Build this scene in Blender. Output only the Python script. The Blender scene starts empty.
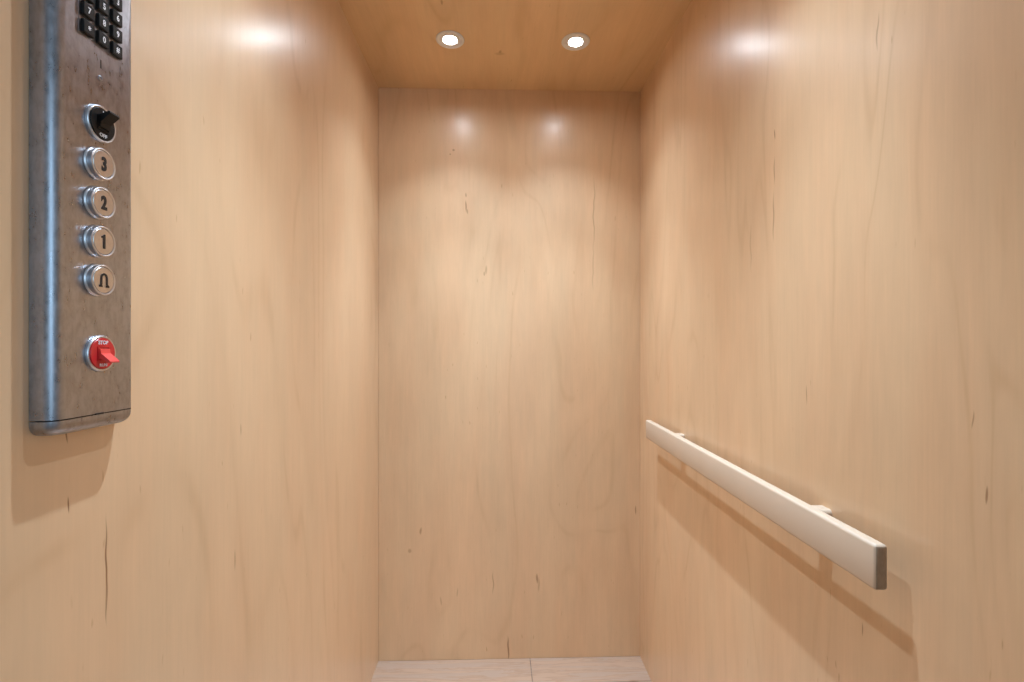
import bpy, bmesh, math
from mathutils import Vector, Matrix

S = bpy.context.scene
C = S.collection

# ------------------------------------------------------------------ dimensions (metres)
XL, XR = -0.4204, 0.515          # inner faces of the side walls
YB, YF = 1.75, 0.30              # back wall, doorway
ZC = 2.033                       # ceiling
CAM_Z = 1.121
FPX = 490.0

# ------------------------------------------------------------------ camera
cam_d = bpy.data.cameras.new('camera')
cam = bpy.data.objects.new('camera', cam_d)
C.objects.link(cam)
cam.location = (0, 0, CAM_Z)
cam.rotation_euler = (math.radians(90), 0, -math.atan(15.0 / FPX))
cam_d.sensor_width = 36.0
cam_d.lens = FPX / 1024.0 * 36.0
cam_d.shift_y = 4.0 / 1024.0
cam_d.clip_start = 0.02
S.camera = cam

# ------------------------------------------------------------------ world: dim landing outside the open car door
w = bpy.data.worlds.new('world')
S.world = w
w.use_nodes = True
bg = w.node_tree.nodes['Background']
bg.inputs['Color'].default_value = (0.80, 0.90, 1.0, 1)
bg.inputs['Strength'].default_value = 0.22

def area_light(name, loc, target, size, size_y, power, color):
    d = bpy.data.lights.new(name, 'AREA')
    d.shape = 'RECTANGLE'; d.size = size; d.size_y = size_y
    d.energy = power; d.color = color
    o = bpy.data.objects.new(name, d); C.objects.link(o)
    o.location = loc
    o.rotation_euler = (Vector(target) - Vector(loc)).to_track_quat('-Z', 'Y').to_euler()
    return o

# assumed landing daylight, unseen: added well behind the camera for the panel's blue edge
area_light('assumed_landing_daylight', (1.3, -1.9, 1.55), (0.0, 0.6, 1.2), 0.7, 1.5, 15.0, (0.50, 0.76, 1.0))

# ------------------------------------------------------------------ exposure
vs = S.view_settings
vs.view_transform = 'Standard'
vs.look = 'None'
vs.exposure = 0.0
vs.gamma = 1.0
vs.use_curve_mapping = False

LIGHT_COLOR = (0.63, 0.83, 1.05)
SPOT_POWER = 20.5
BEAM_POWER = 46.0
LENS_EMIT = 265.0
LAMPS = [(-0.140, 1.467), (0.236, 1.465), (-0.140, 0.735), (0.236, 0.735)]

# ------------------------------------------------------------------ helpers
def link(name, bm, mats, parent=None, origin=(0, 0, 0), smooth=False):
    """bm is in world coordinates; the object gets its own origin."""
    o3 = Vector(origin)
    bmesh.ops.translate(bm, verts=bm.verts, vec=-o3)
    bmesh.ops.recalc_face_normals(bm, faces=bm.faces)
    me = bpy.data.meshes.new(name)
    bm.to_mesh(me); bm.free()
    for m in (mats if isinstance(mats, (list, tuple)) else [mats]):
        me.materials.append(m)
    if smooth:
        for p in me.polygons: p.use_smooth = True
        me.set_sharp_from_angle(angle=math.radians(38))
    o = bpy.data.objects.new(name, me)
    C.objects.link(o)
    o['wo'] = list(o3)
    if parent is not None:
        o.parent = parent
        o.location = o3 - Vector(parent['wo'])
    else:
        o.location = o3
    return o

def empty(name, origin, label, cat, group=None):
    o = bpy.data.objects.new(name, None); C.objects.link(o)
    o.empty_display_size = 0.02
    o.location = origin
    o['wo'] = list(origin)
    o['label'] = label; o['category'] = cat
    if group: o['group'] = group
    return o

def box(bm, lo, hi, mat=0, bevel=0.0, seg=2):
    r = bmesh.ops.create_cube(bm, size=1.0)
    lo = Vector(lo); hi = Vector(hi)
    for v in r['verts']:
        v.co = Vector((lo[i] + (v.co[i] + .5) * (hi[i] - lo[i]) for i in range(3)))
    fs = set(f for v in r['verts'] for f in v.link_faces)
    for f in fs: f.material_index = mat
    if bevel > 0:
        es = list(set(e for f in fs for e in f.edges))
        rr = bmesh.ops.bevel(bm, geom=es, offset=bevel, segments=seg, profile=0.5, affect='EDGES')
        for f in rr['faces']: f.material_index = mat
    return r['verts']

def lathe(bm, center, axis, profile, n=48, mat=0, mats=None, closed=False):
    """profile: list of (radius, distance along axis).  axis 'X' or 'Z' or '-Z'"""
    c = Vector(center)
    rings = []
    for (r, h) in profile:
        ring = []
        if r < 1e-7:
            p = {'X': Vector((h, 0, 0)), 'Z': Vector((0, 0, h))}[axis]
            ring = [bm.verts.new(c + p)]
        else:
            for k in range(n):
                a = 2 * math.pi * k / n
                if axis == 'X': p = Vector((h, r * math.cos(a), r * math.sin(a)))
                else: p = Vector((r * math.cos(a), r * math.sin(a), h))
                ring.append(bm.verts.new(c + p))
        rings.append(ring)
    prs = list(zip(rings[:-1], rings[1:]))
    if closed: prs.append((rings[-1], rings[0]))
    for i, (A, B) in enumerate(prs):
        mi = mats[i] if mats else mat
        for k in range(n):
            k2 = (k + 1) % n
            if len(A) == 1 and len(B) == 1: continue
            if len(A) == 1: f = bm.faces.new((A[0], B[k], B[k2]))
            elif len(B) == 1: f = bm.faces.new((A[k], B[0], A[k2]))
            else: f = bm.faces.new((A[k], B[k], B[k2], A[k2]))
            f.material_index = mi

def text_into(bm, body, center, height, sx=1.0, bold=0.0, depth=0.0004, mat=1, spacing=1.0):
    """Lettering that faces +X, reading along +Y, centred on `center`; `height` = cap height."""
    cu = bpy.data.curves.new('t', 'FONT')
    cu.body = body; cu.size = 1.0; cu.align_x = 'LEFT'
    cu.offset = bold; cu.extrude = 0.5; cu.resolution_u = 4
    cu.space_character = spacing
    ob = bpy.data.objects.new('t', cu); C.objects.link(ob)
    bpy.context.view_layer.update()
    dg = bpy.context.evaluated_depsgraph_get()
    me = bpy.data.meshes.new_from_object(ob.evaluated_get(dg))
    bpy.data.objects.remove(ob); bpy.data.curves.remove(cu)
    xs = [v.co.x for v in me.vertices]; ys = [v.co.y for v in me.vertices]
    x0, x1, y0, y1 = min(xs), max(xs), min(ys), max(ys)
    k = height / (y1 - y0)
    vm = []
    for v in me.vertices:
        vm.append(bm.verts.new((center[0] + (v.co.z + .5) * depth,
                                center[1] + (v.co.x - (x0 + x1) / 2) * k * sx,
                                center[2] + (v.co.y - (y0 + y1) / 2) * k)))
    for p in me.polygons:
        try:
            f = bm.faces.new([vm[i] for i in p.vertices]); f.material_index = mat
        except ValueError:
            pass
    bpy.data.meshes.remove(me)

# ------------------------------------------------------------------ node helpers / materials
class NT:
    def __init__(s, name):
        s.m = bpy.data.materials.new(name); s.m.use_nodes = True
        s.t = s.m.node_tree; s.b = s.t.nodes['Principled BSDF']
    def n(s, typ, **kw):
        nd = s.t.nodes.new(typ)
        for k, v in kw.items(): setattr(nd, k, v)
        return nd
    def l(s, a, b): s.t.links.new(a, b)
    def math(s, op, a, b=None, clamp=False):
        nd = s.n('ShaderNodeMath', operation=op); nd.use_clamp = clamp
        for i, v in enumerate((a, b)):
            if v is None: continue
            if isinstance(v, (int, float)): nd.inputs[i].default_value = v
            else: s.l(v, nd.inputs[i])
        return nd.outputs[0]
    def maprange(s, v, a, b, c, d, smooth=True):
        nd = s.n('ShaderNodeMapRange')
        if smooth: nd.interpolation_type = 'SMOOTHSTEP'
        s.l(v, nd.inputs[0])
        for i, x in enumerate((a, b, c, d)): nd.inputs[i + 1].default_value = x
        return nd.outputs[0]
    def mapping(s, src, scale, loc=(0, 0, 0), rot=(0, 0, 0)):
        nd = s.n('ShaderNodeMapping')
        nd.inputs['Scale'].default_value = scale; nd.inputs['Location'].default_value = loc
        nd.inputs['Rotation'].default_value = rot
        s.l(src, nd.inputs[0]); return nd.outputs[0]
    def noise(s, vec, scale=1.0, detail=2.0, rough=.5, dist=0.0, col=False):
        nd = s.n('ShaderNodeTexNoise')
        nd.inputs['Scale'].default_value = scale; nd.inputs['Detail'].default_value = detail
        nd.inputs['Roughness'].default_value = rough; nd.inputs['Distortion'].default_value = dist
        s.l(vec, nd.inputs['Vector']); return nd.outputs['Color' if col else 'Fac']
    def mix(s, f, a, b, blend='MIX'):
        nd = s.n('ShaderNodeMix', data_type='RGBA', blend_type=blend)
        for i, v in ((0, f), (6, a), (7, b)):
            if isinstance(v, (int, float)): nd.inputs[i].default_value = v
            elif isinstance(v, tuple): nd.inputs[i].default_value = (*v, 1)
            else: s.l(v, nd.inputs[i])
        return nd.outputs[2]

def maple(name, plane, base=(0.755, 0.508, 0.297), marks=(), offset=(0, 0), contrast=1.0,
          rough=.42, coat=.65, coat_rough=.27, line_amt=.26, fleck_amt=.5, rings=(1.5, .40, 11.0)):
    """plane: 'YZ' side wall, 'XZ' back wall, 'XY' ceiling (grain along the 2nd letter)."""
    g = NT(name)
    tc = g.n('ShaderNodeTexCoord').outputs['Object']
    sp = g.n('ShaderNodeSeparateXYZ'); g.l(tc, sp.inputs[0])
    cb = g.n('ShaderNodeCombineXYZ')
    ax = {'X': 0, 'Y': 1, 'Z': 2}
    g.l(sp.outputs[ax[plane[0]]], cb.inputs[0]); g.l(sp.outputs[ax[plane[1]]], cb.inputs[1])
    P = cb.outputs[0]                              # (across grain, along grain, 0)
    Q = g.mapping(P, (1, 1, 1), (offset[0], offset[1], 0))
    # slow tone drift between veneer leaves, finer mottling
    slow = g.noise(g.mapping(Q, (5.0, 1.1, 1)), 1, 2)
    mott = g.noise(g.mapping(Q, (22, 7, 1)), 1, 3, .6)
    fibre = g.noise(g.mapping(Q, (260, 9, 1)), 1, 3, .6)
    fine = g.noise(g.mapping(Q, (70, 4.5, 1)), 1, 2, .5)
    v = g.math('ADD', g.math('MULTIPLY', g.math('SUBTRACT', slow, .5), .30 * contrast),
               g.math('MULTIPLY', g.math('SUBTRACT', mott, .5), .13 * contrast))
    v = g.math('ADD', v, g.math('MULTIPLY', g.math('SUBTRACT', fibre, .5), .11 * contrast))
    v = g.math('ADD', v, g.math('MULTIPLY', g.math('SUBTRACT', fine, .5), .09 * contrast))
    v = g.math('ADD', v, 1.0)
    hsv = g.n('ShaderNodeHueSaturation'); hsv.inputs['Color'].default_value = (*base, 1)
    g.l(v, hsv.inputs['Value'])
    col = hsv.outputs[0]
    # hue: pinkish against yellowish areas
    hue = g.noise(g.mapping(Q, (9, 1.6, 1), (3.1, 7.7, 0)), 1, 2)
    col = g.mix(g.maprange(hue, .38, .64, 0, .5 * contrast), col, (1.0, .93, .90), 'MULTIPLY')
    # growth-ring outlines (cathedrals): iso-lines of a stretched noise field
    fld = g.noise(g.mapping(Q, (rings[0], rings[1], 1), (1.3, 4.1, 0)), 1.6, 2.2, .45, .5)
    ph = g.math('FRACT', g.math('MULTIPLY', fld, rings[2]))
    tri = g.math('ABSOLUTE', g.math('SUBTRACT', ph, .5))
    ln = g.maprange(tri, 0.0, .13, 1, 0)
    soft = g.maprange(tri, 0.0, .5, .35, 0)
    brk = g.maprange(g.noise(g.mapping(Q, (14, 2.2, 1), (9, 2, 0)), 1, 2), .40, .66, 0, 1)
    lm = g.math('MULTIPLY', g.math('ADD', g.math('MULTIPLY', ln, brk), soft), line_amt)
    col = g.mix(lm, col, (.66, .53, .38), 'MULTIPLY')
    # small dark flecks
    fl = g.noise(g.mapping(Q, (150, 26, 1), (5, 1, 0)), 1, 1)
    reg = g.maprange(g.noise(g.mapping(Q, (6, 3, 1), (2, 8, 0)), 1, 1), .45, .62, .15, 1)
    fm = g.math('MULTIPLY', g.maprange(fl, .72, .80, 0, fleck_amt), reg)
    col = g.mix(fm, col, (.62, .47, .32), 'MULTIPLY')
    # individual mineral streaks and pin knots of this panel
    wob = g.math('MULTIPLY', g.math('SUBTRACT', g.noise(g.mapping(P, (2, 16, 1)), 1, 1), .5), .016)
    tot = None
    for (h, vv, rh, rv, s_) in marks:
        nd = g.n('ShaderNodeVectorMath', operation='SUBTRACT'); g.l(P, nd.inputs[0]); nd.inputs[1].default_value = (h, vv, 0)
        sx = g.n('ShaderNodeSeparateXYZ'); g.l(nd.outputs[0], sx.inputs[0])
        hh = g.math('DIVIDE', g.math('ADD', sx.outputs[0], wob), rh)
        vw = g.math('DIVIDE', sx.outputs[1], rv)
        d2 = g.math('ADD', g.math('MULTIPLY', hh, hh), g.math('MULTIPLY', vw, vw))
        k = g.maprange(d2, 0, 1, s_, 0)
        tot = k if tot is None else g.math('MAXIMUM', tot, k)
    if tot is not None:
        col = g.mix(tot, col, (.34, .20, .10), 'MULTIPLY')
    g.l(col, g.b.inputs['Base Color'])
    g.b.inputs['Roughness'].default_value = rough
    g.b.inputs['Coat Weight'].default_value = coat
    g.b.inputs['Coat Roughness'].default_value = coat_rough
    bp = g.n('ShaderNodeBump'); bp.inputs['Strength'].default_value = .05; bp.inputs['Distance'].default_value = .001
    g.l(fibre, bp.inputs['Height']); g.l(bp.outputs[0], g.b.inputs['Normal'])
    return g.m

def simple(name, color, rough=.5, metal=0.0, noise_amt=0.0, scale=(60, 60, 60), coat=0, aniso=0):
    g = NT(name)
    tc = g.n('ShaderNodeTexCoord').outputs['Object']
    nz = g.noise(g.mapping(tc, scale), 1, 3)
    if noise_amt:
        c = g.mix(g.maprange(nz, .3, .7, 0, noise_amt), color, tuple(x * .55 for x in color))
        g.l(c, g.b.inputs['Base Color'])
        g.l(g.maprange(nz, .3, .7, rough * .85, rough * 1.2), g.b.inputs['Roughness'])
    else:
        g.l(g.mix(nz, color, tuple(x * .96 for x in color)), g.b.inputs['Base Color'])
        g.b.inputs['Roughness'].default_value = rough
    g.b.inputs['Metallic'].default_value = metal
    if coat: g.b.inputs['Coat Weight'].default_value = coat
    return g.m

M = {}
M['left'] = maple('maple_veneer_left', 'YZ', offset=(2.0, 0.3), marks=[
    (.540, .885, .0016, .060, .9), (.541, .845, .0012, .030, .7), (.495, .964, .0012, .010, .9), (.492, 1.033, .0012, .010, .8),
    (.815, .982, .002, .012, .5), (.80, .776, .003, .02, .4)], line_amt=.20, contrast=.85)
M['back'] = maple('maple_veneer_back', 'XZ', offset=(7.2, 1.9), marks=[
    (-.110, 1.655, .0035, .010, .5), (-.110, 1.615, .003, .026, .75), (-.106, 1.597, .003, .012, .5), (-.153, 1.815, .006, .005, .6),
    (-.165, 1.80, .004, .004, .5), (.040, .035, .004, .055, .75), (-.014, .272, .0025, .05, .45), (.143, .285, .005, .022, .6),
    (.149, .262, .004, .03, .35), (.348, 1.60, .003, .16, .38), (.345, 1.40, .003, .10, .25),
    (-.27, .46, .005, .016, .5), (-.31, .39, .008, .01, .4), (.5, .527, .003, .02, .6), (-.039, 1.389, .005, .02, .35),
    (-.045, 1.375, .004, .01, .4), (-.20, .21, .004, .02, .3), (-.14, .24, .003, .02, .3)],
    rings=(2.0, .5, 9.0), line_amt=.14, fleck_amt=.6)
M['right'] = maple('maple_veneer_right', 'YZ', offset=(11.4, 5.2), marks=[
    (.893, 1.512, .002, .012, .75), (.896, 1.445, .0022, .030, .55), (.897, 1.36, .003, .055, .5),
    (.646, 1.545, .002, .03, .45), (.799, 1.038, .0015, .02, .55), (.678, .72, .0015, .012, .6), (.516, 1.04, .0012, .012, .5),
    (.501, .963, .0018, .012, .7), (.98, 1.32, .003, .06, .3)], rings=(3.4, .65, 8.0), line_amt=.20)
M['ceil'] = maple('maple_veneer_ceiling', 'XY', base=(.745, .500, .262), offset=(1.0, 3.4), marks=[
    (.012, 1.526, .006, .012, .45), (.012, 1.535, .020, .010, .28), (-.144, 1.308, .004, .014, .5)], rings=(2.2, .6, 8.0), line_amt=.18)
M['rail'] = maple('bare_maple', 'XY', base=(.67, .525, .385), contrast=.6, coat=.15, coat_rough=.3, rough=.45, line_amt=.08, fleck_amt=.2)

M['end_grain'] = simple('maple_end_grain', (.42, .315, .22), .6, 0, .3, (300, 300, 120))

def plank_material():
    g = NT('pale_oak_plank')
    tc = g.n('ShaderNodeTexCoord').outputs['Object']
    br = g.n('ShaderNodeTexBrick'); br.offset = .5
    g.l(g.mapping(tc, (1, 1, 1), (1.082, .09, 0)), br.inputs['Vector'])
    br.inputs['Color1'].default_value = (.52, .345, .235, 1); br.inputs['Color2'].default_value = (.48, .31, .205, 1)
    br.inputs['Mortar'].default_value = (.20, .13, .09, 1)
    br.inputs['Scale'].default_value = 1.0; br.inputs['Mortar Size'].default_value = .0018
    br.inputs['Mortar Smooth'].default_value = .2
    br.inputs['Brick Width'].default_value = 1.2; br.inputs['Row Height'].default_value = .19
    gr = g.noise(g.mapping(tc, (3.2, 44, 1)), 1, 4, .6, 1.6)
    fb = g.noise(g.mapping(tc, (9, 240, 1)), 1, 2)
    kn = g.n('ShaderNodeTexVoronoi'); kn.inputs['Scale'].default_value = 1
    g.l(g.mapping(tc, (4, 12, 1), (.3, .1, 0)), kn.inputs['Vector'])
    c = g.mix(g.maprange(gr, .42, .60, .0, .8), br.outputs['Color'], (.60, .52, .46), 'MULTIPLY')
    c = g.mix(g.maprange(gr, .50, .56, 0, .25), c, (.80, .66, .54))
    c = g.mix(g.math('MULTIPLY', fb, .22), c, (.6, .52, .45), 'MULTIPLY')
    c = g.mix(g.maprange(kn.outputs['Distance'], .0, .12, .6, 0), c, (.45, .34, .26), 'MULTIPLY')
    g.l(c, g.b.inputs['Base Color']); g.b.inputs['Roughness'].default_value = .42
    return g.m
M['floor'] = plank_material()

def steel_material():
    g = NT('scuffed_stainless_steel')
    tc = g.n('ShaderNodeTexCoord').outputs['Object']
    a = g.noise(g.mapping(tc, (130, 130, 80)), 1, 5, .65, .4)
    b = g.noise(g.mapping(tc, (420, 420, 90)), 1, 3)
    f = g.math('ADD', g.math('MULTIPLY', a, .75), g.math('MULTIPLY', b, .25))
    c = g.mix(g.maprange(f, .32, .66, 0, 1), (.32, .33, .36), (.44, .45, .49))
    g.l(c, g.b.inputs['Base Color'])
    g.b.inputs['Metallic'].default_value = 1.0
    tg = g.n('ShaderNodeTangent', direction_type='RADIAL', axis='Z')
    g.l(tg.outputs[0], g.b.inputs['Tangent']); g.b.inputs['Anisotropic'].default_value = .6
    g.l(g.maprange(f, .3, .7, .26, .38), g.b.inputs['Roughness'])
    bp = g.n('ShaderNodeBump'); bp.inputs['Strength'].default_value = .04; bp.inputs['Distance'].default_value = .0006
    g.l(a, bp.inputs['Height']); g.l(bp.outputs[0], g.b.inputs['Normal'])
    return g.m
M['steel'] = steel_material()
M['chrome'] = simple('polished_chrome', (.70, .70, .72), .36, 1.0)
M['cap'] = simple('satin_button_metal', (.62, .59, .57), .34, 1.0, .12, (300, 300, 300))
M['ink'] = simple('black_engraving', (.012, .011, .011), .5)
M['black'] = simple('black_plastic', (.006, .006, .006), .42)
M['white_ink'] = simple('white_legend', (.92, .92, .94), .5)
M['black'].node_tree.nodes['Principled BSDF'].inputs['Specular IOR Level'].default_value = .25
M['red'] = simple('red_plastic', (.62, .022, .025), .35)
M['red_lever'] = simple('bright_red_plastic', (.86, .075, .06), .35)
M['trim'] = simple('white_lamp_trim', (.80, .77, .72), .4)
M['reflector'] = simple('satin_reflector', (.72, .68, .62), .4)
M['jamb'] = simple('painted_jamb', (.72, .71, .69), .5)

g = NT('lamp_lens_glow')
g.b.inputs['Base Color'].default_value = (.9, .9, .9, 1)
g.b.inputs['Emission Color'].default_value = (.84, .92, 1.0, 1)
g.b.inputs['Emission Strength'].default_value = LENS_EMIT
M['lens'] = g.m

# ------------------------------------------------------------------ the car (setting)
def structure(name, bm, m):
    o = link(name, bm, m); o['kind'] = 'structure'; return o

T = 0.019
bm = bmesh.new(); box(bm, (XL - T, YF, 0), (XL, YB + .03, ZC)); structure('wall_left', bm, M['left'])
bm = bmesh.new(); box(bm, (XR, YF, 0), (XR + T, YB + .03, ZC)); structure('wall_right', bm, M['right'])
bm = bmesh.new(); box(bm, (XL + .0005, YB, 0.001), (XR - .0005, YB + .03, ZC - .0005)); structure('wall_back', bm, M['back'])
bm = bmesh.new(); box(bm, (XL - T, YF - .05, -.03), (XR + T, YB + .03, 0)); structure('floor', bm, M['floor'])
bm = bmesh.new(); box(bm, (XL - .35, YF - 1.0, -.03), (XR + .35, YF - .0505, -.001)); structure('floor_landing', bm, M['floor'])
# painted jambs of the doorway the photograph is taken through
bm = bmesh.new(); box(bm, (XL - .35, YF - .035, 0), (XL - .012, YF - .0005, ZC + .2)); structure('trim_1', bm, M['jamb'])
bm = bmesh.new(); box(bm, (XR + .012, YF - .035, 0), (XR + .35, YF - .0005, ZC + .2)); structure('trim_2', bm, M['jamb'])
bm = bmesh.new(); box(bm, (XL - .012, YF - .035, ZC + .02), (XR + .012, YF - .0005, ZC + .2)); structure('trim_3', bm, M['jamb'])

# ceiling panel with round cut-outs for the recessed lamps
HOLE = 0.0240
bm = bmesh.new()
n = 48
xs = [XL - T, (LAMPS[0][0] + LAMPS[1][0]) / 2, XR + T]
ys = [YF, (LAMPS[0][1] + LAMPS[2][1]) / 2, YB + .03]
THK = .024
for (lx, ly) in LAMPS:
    x0, x1 = (xs[0], xs[1]) if lx < xs[1] else (xs[1], xs[2])
    y0, y1 = (ys[0], ys[1]) if ly < ys[1] else (ys[1], ys[2])
    inn, out, top = [], [], []
    for k in range(n):
        a = 2 * math.pi * (k + .5) / n
        dx, dy = math.cos(a), math.sin(a)
        inn.append(bm.verts.new((lx + HOLE * dx, ly + HOLE * dy, ZC)))
        top.append(bm.verts.new((lx + HOLE * dx, ly + HOLE * dy, ZC + THK)))
        tx = ((x1 - lx) / dx) if dx > 0 else ((x0 - lx) / dx)
        ty = ((y1 - ly) / dy) if dy > 0 else ((y0 - ly) / dy)
        t = min(tx, ty)
        out.append(bm.verts.new((lx + dx * t, ly + dy * t, ZC)))
    cs = {}
    for k in range(n):
        k2 = (k + 1) % n
        a_, b_ = out[k], out[k2]
        onx = lambda v: abs(v.co.x - x0) < 1e-6 or abs(v.co.x - x1) < 1e-6
        ony = lambda v: abs(v.co.y - y0) < 1e-6 or abs(v.co.y - y1) < 1e-6
        if onx(a_) != onx(b_) or ony(a_) != ony(b_):
            cx_ = a_.co.x if onx(a_) else b_.co.x
            cy_ = a_.co.y if ony(a_) else b_.co.y
            c_ = bm.verts.new((cx_, cy_, ZC))
            bm.faces.new((inn[k], a_, c_, b_, inn[k2]))
        else:
            bm.faces.new((inn[k], a_, b_, inn[k2]))
        bm.faces.new((inn[k], inn[k2], top[k2], top[k]))
bmesh.ops.remove_doubles(bm, verts=bm.verts, dist=1e-5)
box(bm, (xs[0], ys[0], ZC + THK), (xs[2], ys[2], ZC + THK + .01))
structure('ceiling', bm, M['ceil'])

# ------------------------------------------------------------------ recessed downlights
def downlight(lx, ly, label):
    o3 = (lx, ly, ZC - .004)
    root = empty('recessed_downlight', o3, label, 'ceiling light', 'recessed downlights in the lift ceiling')
    bm = bmesh.new()       # trim: a flat ring with a rolled lip
    lathe(bm, (lx, ly, ZC), 'Z', [(.0205, -.0004), (.0420, -.0004), (.0424, -.0016), (.0412, -.0034), (.0385, -.0042),
                                   (.0350, -.0038), (.0325, -.0022), (.0290, -.0018), (.0250, -.0034), (.0222, -.0034), (.0200, -.0016)], closed=True)
    link('trim_ring', bm, M['trim'], root, o3, True)
    bm = bmesh.new()       # reflector cup inside the hole
    lathe(bm, (lx, ly, ZC), 'Z', [(.0202, -.0006), (.0196, .0020), (.0188, .0050), (.0196, .0060), (.0210, .0020), (.0212, .0002)], closed=True)
    link('reflector', bm, M['reflector'], root, o3, True)
    bm = bmesh.new()
    lathe(bm, (lx, ly, ZC), 'Z', [(.0, .0014), (.010, .0020), (.0160, .0030), (.0187, .0044), (.0187, .0085), (.0, .0085)])
    link('lens', bm, M['lens'], root, o3, True)
    for nm, pw, ang in (('downlight_flood', SPOT_POWER, 100), ('downlight_beam', BEAM_POWER, 62)):
        d = bpy.data.lights.new(nm, 'SPOT')
        d.energy = pw; d.color = LIGHT_COLOR
        d.spot_size = math.radians(ang); d.spot_blend = 1.0
        d.shadow_soft_size = .010
        lo = bpy.data.objects.new(nm, d); C.objects.link(lo)
        lo.location = (lx, ly, ZC - .006)

downlight(*LAMPS[0], 'lit round recessed ceiling downlight, left one of the pair near the back wall')
downlight(*LAMPS[1], 'lit round recessed ceiling downlight, right one of the pair near the back wall')
downlight(*LAMPS[2], 'round recessed ceiling downlight nearer the doorway, on the side of the button panel')
downlight(*LAMPS[3], 'round recessed ceiling downlight nearer the doorway, on the side of the handrail')

# ------------------------------------------------------------------ handrail
RX0, RX1 = .4735, .4912          # front face, back face
RY0, RY1 = .6000, 1.550
RZ0, RZ1 = CAM_Z - .3088, CAM_Z - .2512
TILT = .0125                     # the rail climbs slightly toward the back
rail_o = (.502, 1.06, RZ0)
rail = empty('handrail', rail_o, 'pale maple flat-bar handrail on the right wall of the lift', 'handrail')
def tilt(bm):
    for v in bm.verts: v.co.z += TILT * (v.co.y - RY0) / (RY1 - RY0)
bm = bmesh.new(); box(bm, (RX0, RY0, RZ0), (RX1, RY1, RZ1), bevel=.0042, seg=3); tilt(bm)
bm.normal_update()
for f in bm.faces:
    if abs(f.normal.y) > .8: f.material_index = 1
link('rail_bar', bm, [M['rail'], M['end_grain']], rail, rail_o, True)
for yc in (.752, 1.345):
    bm = bmesh.new()
    # a standoff block with rounded top and bottom, screwed between bar and wall
    prof = []
    hw, zt, zb, r = .0145, RZ1 - .0048, RZ0 + .003, .0060
    for (cz, a0) in ((zt - r, 0), (zb + r, 180)):
        for side in (0, 1):
            for k in range(7):
                a = math.radians(a0 + side * 90 + 90 * k / 6)
                cy = yc + (hw - r) * (1 if math.cos(math.radians(a0 + side * 90 + 45)) > 0 else -1)
                prof.append((cy + r * math.cos(a), cz + r * math.sin(a)))
    f0 = [bm.verts.new((RX1 - .0006, y, z)) for (y, z) in prof]
    f1 = [bm.verts.new((XR - .0001, y, z)) for (y, z) in prof]
    bm.faces.new(f0); bm.faces.new(list(reversed(f1)))
    for k in range(len(prof)):
        k2 = (k + 1) % len(prof)
        bm.faces.new((f0[k], f0[k2], f1[k2], f1[k]))
    tilt(bm)
    link('wall_bracket', bm, M['rail'], rail, ((RX1 + XR) / 2, yc, RZ0), True)

# ------------------------------------------------------------------ car operating panel
PX = XL + .022                    # front face
PY0, PY1 = .4530, .5545
SEAM = CAM_Z - .0690
PZ0 = CAM_Z - .0835
PZ1 = CAM_Z + .47
pan_o = (XL, (PY0 + PY1) / 2, PZ0)
panel = empty('lift_control_panel', pan_o, 'scuffed stainless steel lift button panel on the left wall', 'control panel')

def plan_outline(r, seg=8):
    """outline in (x, y), going round the two rounded front corners"""
    pts = [(XL + .0004, PY0)]
    for k in range(seg + 1):
        a = math.radians(180 + 90 - 90 * 0) if False else math.radians(-90 + 90 * k / seg)
        pts.append((PX - r + r * math.cos(a), PY0 + r + r * math.sin(a)))
    for k in range(seg + 1):
        a = math.radians(90 * k / seg)
        pts.append((PX - r + r * math.cos(a), PY1 - r + r * math.sin(a)))
    pts.append((XL + .0004, PY1))
    return pts

bm = bmesh.new()
ol = plan_outline(.0125)
lo = [bm.verts.new((x, y, SEAM + .0006)) for x, y in ol]
hi = [bm.verts.new((x, y, PZ1)) for x, y in ol]
bm.faces.new(lo); bm.faces.new(list(reversed(hi)))
for k in range(len(ol)):
    k2 = (k + 1) % len(ol)
    bm.faces.new((lo[k], hi[k], hi[k2], lo[k2]))
link('faceplate', bm, M['steel'], panel, pan_o, True)

# bottom cap: same plan, lower edges rounded
def cap_ring(bm, z, dx, dy):
    pts = plan_outline(.0125)
    yc = (PY0 + PY1) / 2; hw = (PY1 - PY0) / 2; dep = PX - XL - .0004
    return [bm.verts.new((XL + .0004 + (x - XL - .0004) * (dep - dx) / dep, yc + (y - yc) * (hw - dy) / hw, z)) for x, y in pts]
bm = bmesh.new()
rings = [cap_ring(bm, SEAM - .0006, 0, 0)]
for k in range(9):
    a = math.radians(90 * k / 8)
    rings.append(cap_ring(bm, PZ0 + .0108 * (1 - math.sin(a)), .0085 * (1 - math.cos(a)), .0108 * (1 - math.cos(a))))
bm.faces.new(rings[0]); bm.faces.new(rings[-1][::-1])
for A, B in zip(rings[:-1], rings[1:]):
    for k in range(len(A)):
        k2 = (k + 1) % len(A)
        bm.faces.new((A[k], A[k2], B[k2], B[k]))
link('bottom_cap', bm, M['steel'], panel, pan_o, True)
bm = bmesh.new()
box(bm, (XL + .0006, PY0 + .007, SEAM - .0010), (PX - .0012, PY1 - .007, SEAM + .0010))  # black core set inside the open gap so the seam reads dark
link('seam_core', bm, M['ink'], panel, (XL, .5, SEAM))
bm = bmesh.new()
box(bm, (PX - .0012, .4985, SEAM - .0006), (PX + .0007, .5085, SEAM + .0011), bevel=.0003)
link('cap_catch', bm, M['ink'], panel, (PX, .5035, SEAM))

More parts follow.
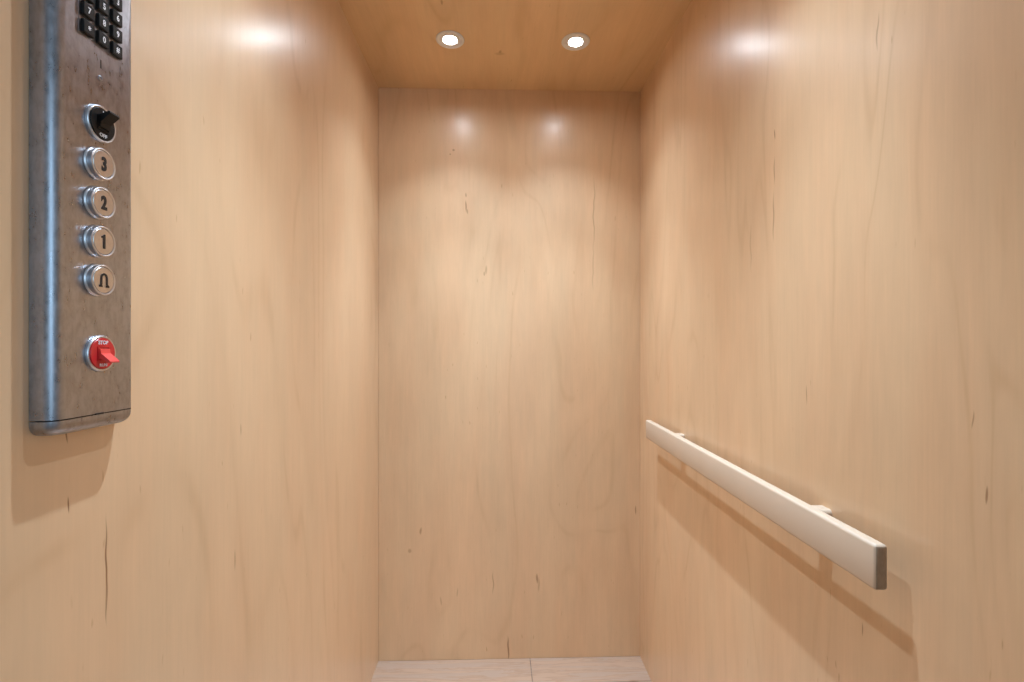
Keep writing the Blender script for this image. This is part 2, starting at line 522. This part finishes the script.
# keypad of 12 black keys
KY = [.4870, .5048, .5226]
KZ = [CAM_Z + .3067 + .01675 * i for i in range(4)]
KT = [['*', '0', '#'], ['7', '8', '9'], ['4', '5', '6'], ['1', '2', '3']]
kp_o = (PX, KY[1], KZ[0] - .008)
bm = bmesh.new()
box(bm, (PX - .0005, KY[0] - .0083, KZ[0] - .0078), (PX + .0003, KY[2] + .0083, KZ[3] + .0078), bevel=.0002)
keypad = link('keypad', bm, M['steel'], panel, kp_o)
for r_ in range(4):
    for c_ in range(3):
        bm = bmesh.new()
        y, z = KY[c_], KZ[r_]
        hy, hz, h = .0064, .0063, .0040
        vs_ = box(bm, (PX + .0003, y - hy, z - hz), (PX + h, y + hy, z + hz), bevel=.0007, seg=2)
        ch = KT[r_][c_]
        text_into(bm, ch, (PX + h, y, z), .0062 if ch != '*' else .0045, .85, .02, .00015, 1)
        link('key', bm, [M['black'], M['white_ink']], keypad, (PX, y, z))

# narrow slot and small pin below the keypad
bm = bmesh.new(); box(bm, (PX - .0004, .5047, CAM_Z + .2782), (PX + .0002, .5061, CAM_Z + .2868), bevel=.0002)
link('slot', bm, M['ink'], panel, (PX, .5054, CAM_Z + .2825))
bm = bmesh.new(); lathe(bm, (PX, .5046, CAM_Z + .2678), 'X', [(.0028, -.0002), (.0027, .0007), (.0018, .0011), (.0015, .0004), (0, .0003)], 20)
link('pin_screw', bm, M['steel'], panel, (PX, .5046, CAM_Z + .2678), True)

# floor buttons
def bell_into(bm, cx, cy, cz):
    """outlined bell: a thick line up one side, over the crown and down, with flared feet"""
    def strip(pts, w):
        n_ = len(pts); L, R = [], []
        for i, (a, b) in enumerate(pts):
            p0 = pts[max(i - 1, 0)]; p1 = pts[min(i + 1, n_ - 1)]
            dx, dy = p1[0] - p0[0], p1[1] - p0[1]; d = math.hypot(dx, dy)
            nx, ny = -dy / d * w / 2, dx / d * w / 2
            L.append((a + nx, b + ny)); R.append((a - nx, b - ny))
        out = L + R[::-1]
        A = [bm.verts.new((cx, cy + p[0], cz + p[1])) for p in out]
        B = [bm.verts.new((cx + .0004, cy + p[0], cz + p[1])) for p in out]
        m = len(out)
        for i in range(n_ - 1):
            f = bm.faces.new((B[i], B[i + 1], B[m - 2 - i], B[m - 1 - i])); f.material_index = 0
        for i in range(m):
            f = bm.faces.new((A[i], A[(i + 1) % m], B[(i + 1) % m], B[i])); f.material_index = 0
    pts = [(-.0046, -.0058), (-.0034, -.0040), (-.0034, .0016)]
    for k in range(1, 10):
        a = math.radians(180 - 18 * k)
        pts.append((.0034 * math.cos(a), .0020 + .0040 * math.sin(a)))
    pts += [(.0034, .0016), (.0034, -.0040), (.0046, -.0058)]
    strip(pts, .0021)
    strip([(-.0062, -.0062), (-.0022, -.0062)], .0018)
    strip([(.0062, -.0062), (.0022, -.0062)], .0018)

BTN = [('3', .1801), ('2', .1415), ('1', .1029), ('bell', .0645)]
BY = .5002
for ch, dz in BTN:
    z = CAM_Z + dz
    o3 = (PX, BY, z)
    bm = bmesh.new()
    # bezel: wide foot, barrel, rolled front rim
    lathe(bm, o3, 'X', [(.0160, 0), (.0163, .0008), (.0158, .0018), (.0150, .0024), (.0149, .0052), (.0153, .0060), (.0151, .0070),
                        (.0143, .0074), (.0133, .0070), (.0131, .0058), (.0131, 0)], 56, closed=True)
    b = link('floor_button' if ch != 'bell' else 'alarm_button', bm, M['chrome'], panel, o3, True)
    bm = bmesh.new()
    lathe(bm, o3, 'X', [(.0129, .0008), (.0129, .0066), (.0124, .0072), (0, .0073)], 48)
    link('button_cap', bm, M['cap'], b, (PX + .007, BY, z), True)
    bm = bmesh.new()
    if ch == 'bell': bell_into(bm, PX + .0073, BY, z)
    elif ch == '1':
        pr = [(-.0012, -.0071), (.0014, -.0071), (.0014, .0071), (-.0002, .0071), (-.0014, .0058), (-.0034, .0048), (-.0034, .0032), (-.0012, .0038)]
        A = [bm.verts.new((PX + .0073, BY + p[0], z + p[1])) for p in pr]; B = [bm.verts.new((PX + .0077, BY + p[0], z + p[1])) for p in pr]
        bm.faces.new(A); bm.faces.new(B[::-1])
        for k in range(len(A)): bm.faces.new((A[k], A[(k + 1) % 8], B[(k + 1) % 8], B[k]))
    else: text_into(bm, ch, (PX + .0073, BY, z), .0142, .74, .045, .0004, 0)
    link('number' if ch != 'bell' else 'bell_symbol', bm, M['ink'], b, (PX + .0073, BY, z))

# lever switches: black run switch (lever up), red stop switch (lever down)
def lever_switch(name, z, disc_mat, lever_mat, up, texts):
    o3 = (PX, .5034, z)
    bm = bmesh.new()
    lathe(bm, o3, 'X', [(.0178, 0), (.0182, .0010), (.0179, .0026), (.0170, .0034), (.0160, .0032), (.0157, .0022), (.0157, 0)], 56, closed=True)
    b = link(name, bm, M['chrome'], panel, o3, True)
    bm = bmesh.new()
    lathe(bm, o3, 'X', [(.0155, .0006), (.0155, .0034), (.0150, .0040), (0, .0041)], 48)
    for (s_, dy, dz, h, sx) in texts:
        text_into(bm, s_, (PX + .0041, .5034 + dy, z + dz), h, sx, .02, .0002, 1)
    # raised square frame round the lever slot
    for (ya, yb, za, zb) in ((-.0072, .0072, .0060, .0070), (-.0072, .0072, -.0070, -.0060), (-.0072, -.0062, -.0060, .0060), (.0062, .0072, -.0060, .0060)):
        box(bm, (PX + .0036, .5034 + ya, z + za), (PX + .0050, .5034 + yb, z + zb))
    link('switch_disc', bm, [disc_mat, M['white_ink']], b, (PX + .004, .5034, z), True)
    bm = bmesh.new()
    # rocker body lying in the slot plus a flat paddle standing out of it
    s = 1 if up else -1
    u = .0016 if up else 0.0
    prof = [(.0030, -.0050 * s), (.0058, -.0046 * s), (.0068, .0000 * s + u * .5), (.0145, .0066 * s + u * .5), (.0156, .0080 * s + u * .6), (.0150, .0092 * s + u), (.0138, .0090 * s + u * 1.2),
            (.0062, .0052 * s + u * 1.6), (.0030, .0050 * s + u)]
    yl, yr = .5034 - .0060, .5034 + .0060
    A = [bm.verts.new((PX + p[0], yl, z + p[1])) for p in prof]
    B = [bm.verts.new((PX + p[0], yr, z + p[1])) for p in prof]
    bm.faces.new(A); bm.faces.new(B[::-1])
    for k in range(len(prof)):
        k2 = (k + 1) % len(prof)
        bm.faces.new((A[k], A[k2], B[k2], B[k]))
    link('lever', bm, lever_mat, b, (PX + .004, .5034, z))

lever_switch('run_switch', CAM_Z + .2213, M['black'], M['black'], True, [('OFF', 0, -.0115, .0036, 1.1), ('I', 0, .0115, .0032, 1.6)])
lever_switch('stop_switch', CAM_Z - .0085, M['red'], M['red_lever'], False, [('STOP', 0, .0110, .0038, 1.0), ('RUN', 0, -.0115, .0030, 1.1)])
for o in list(bpy.data.objects):
    if 'wo' in o: del o['wo']
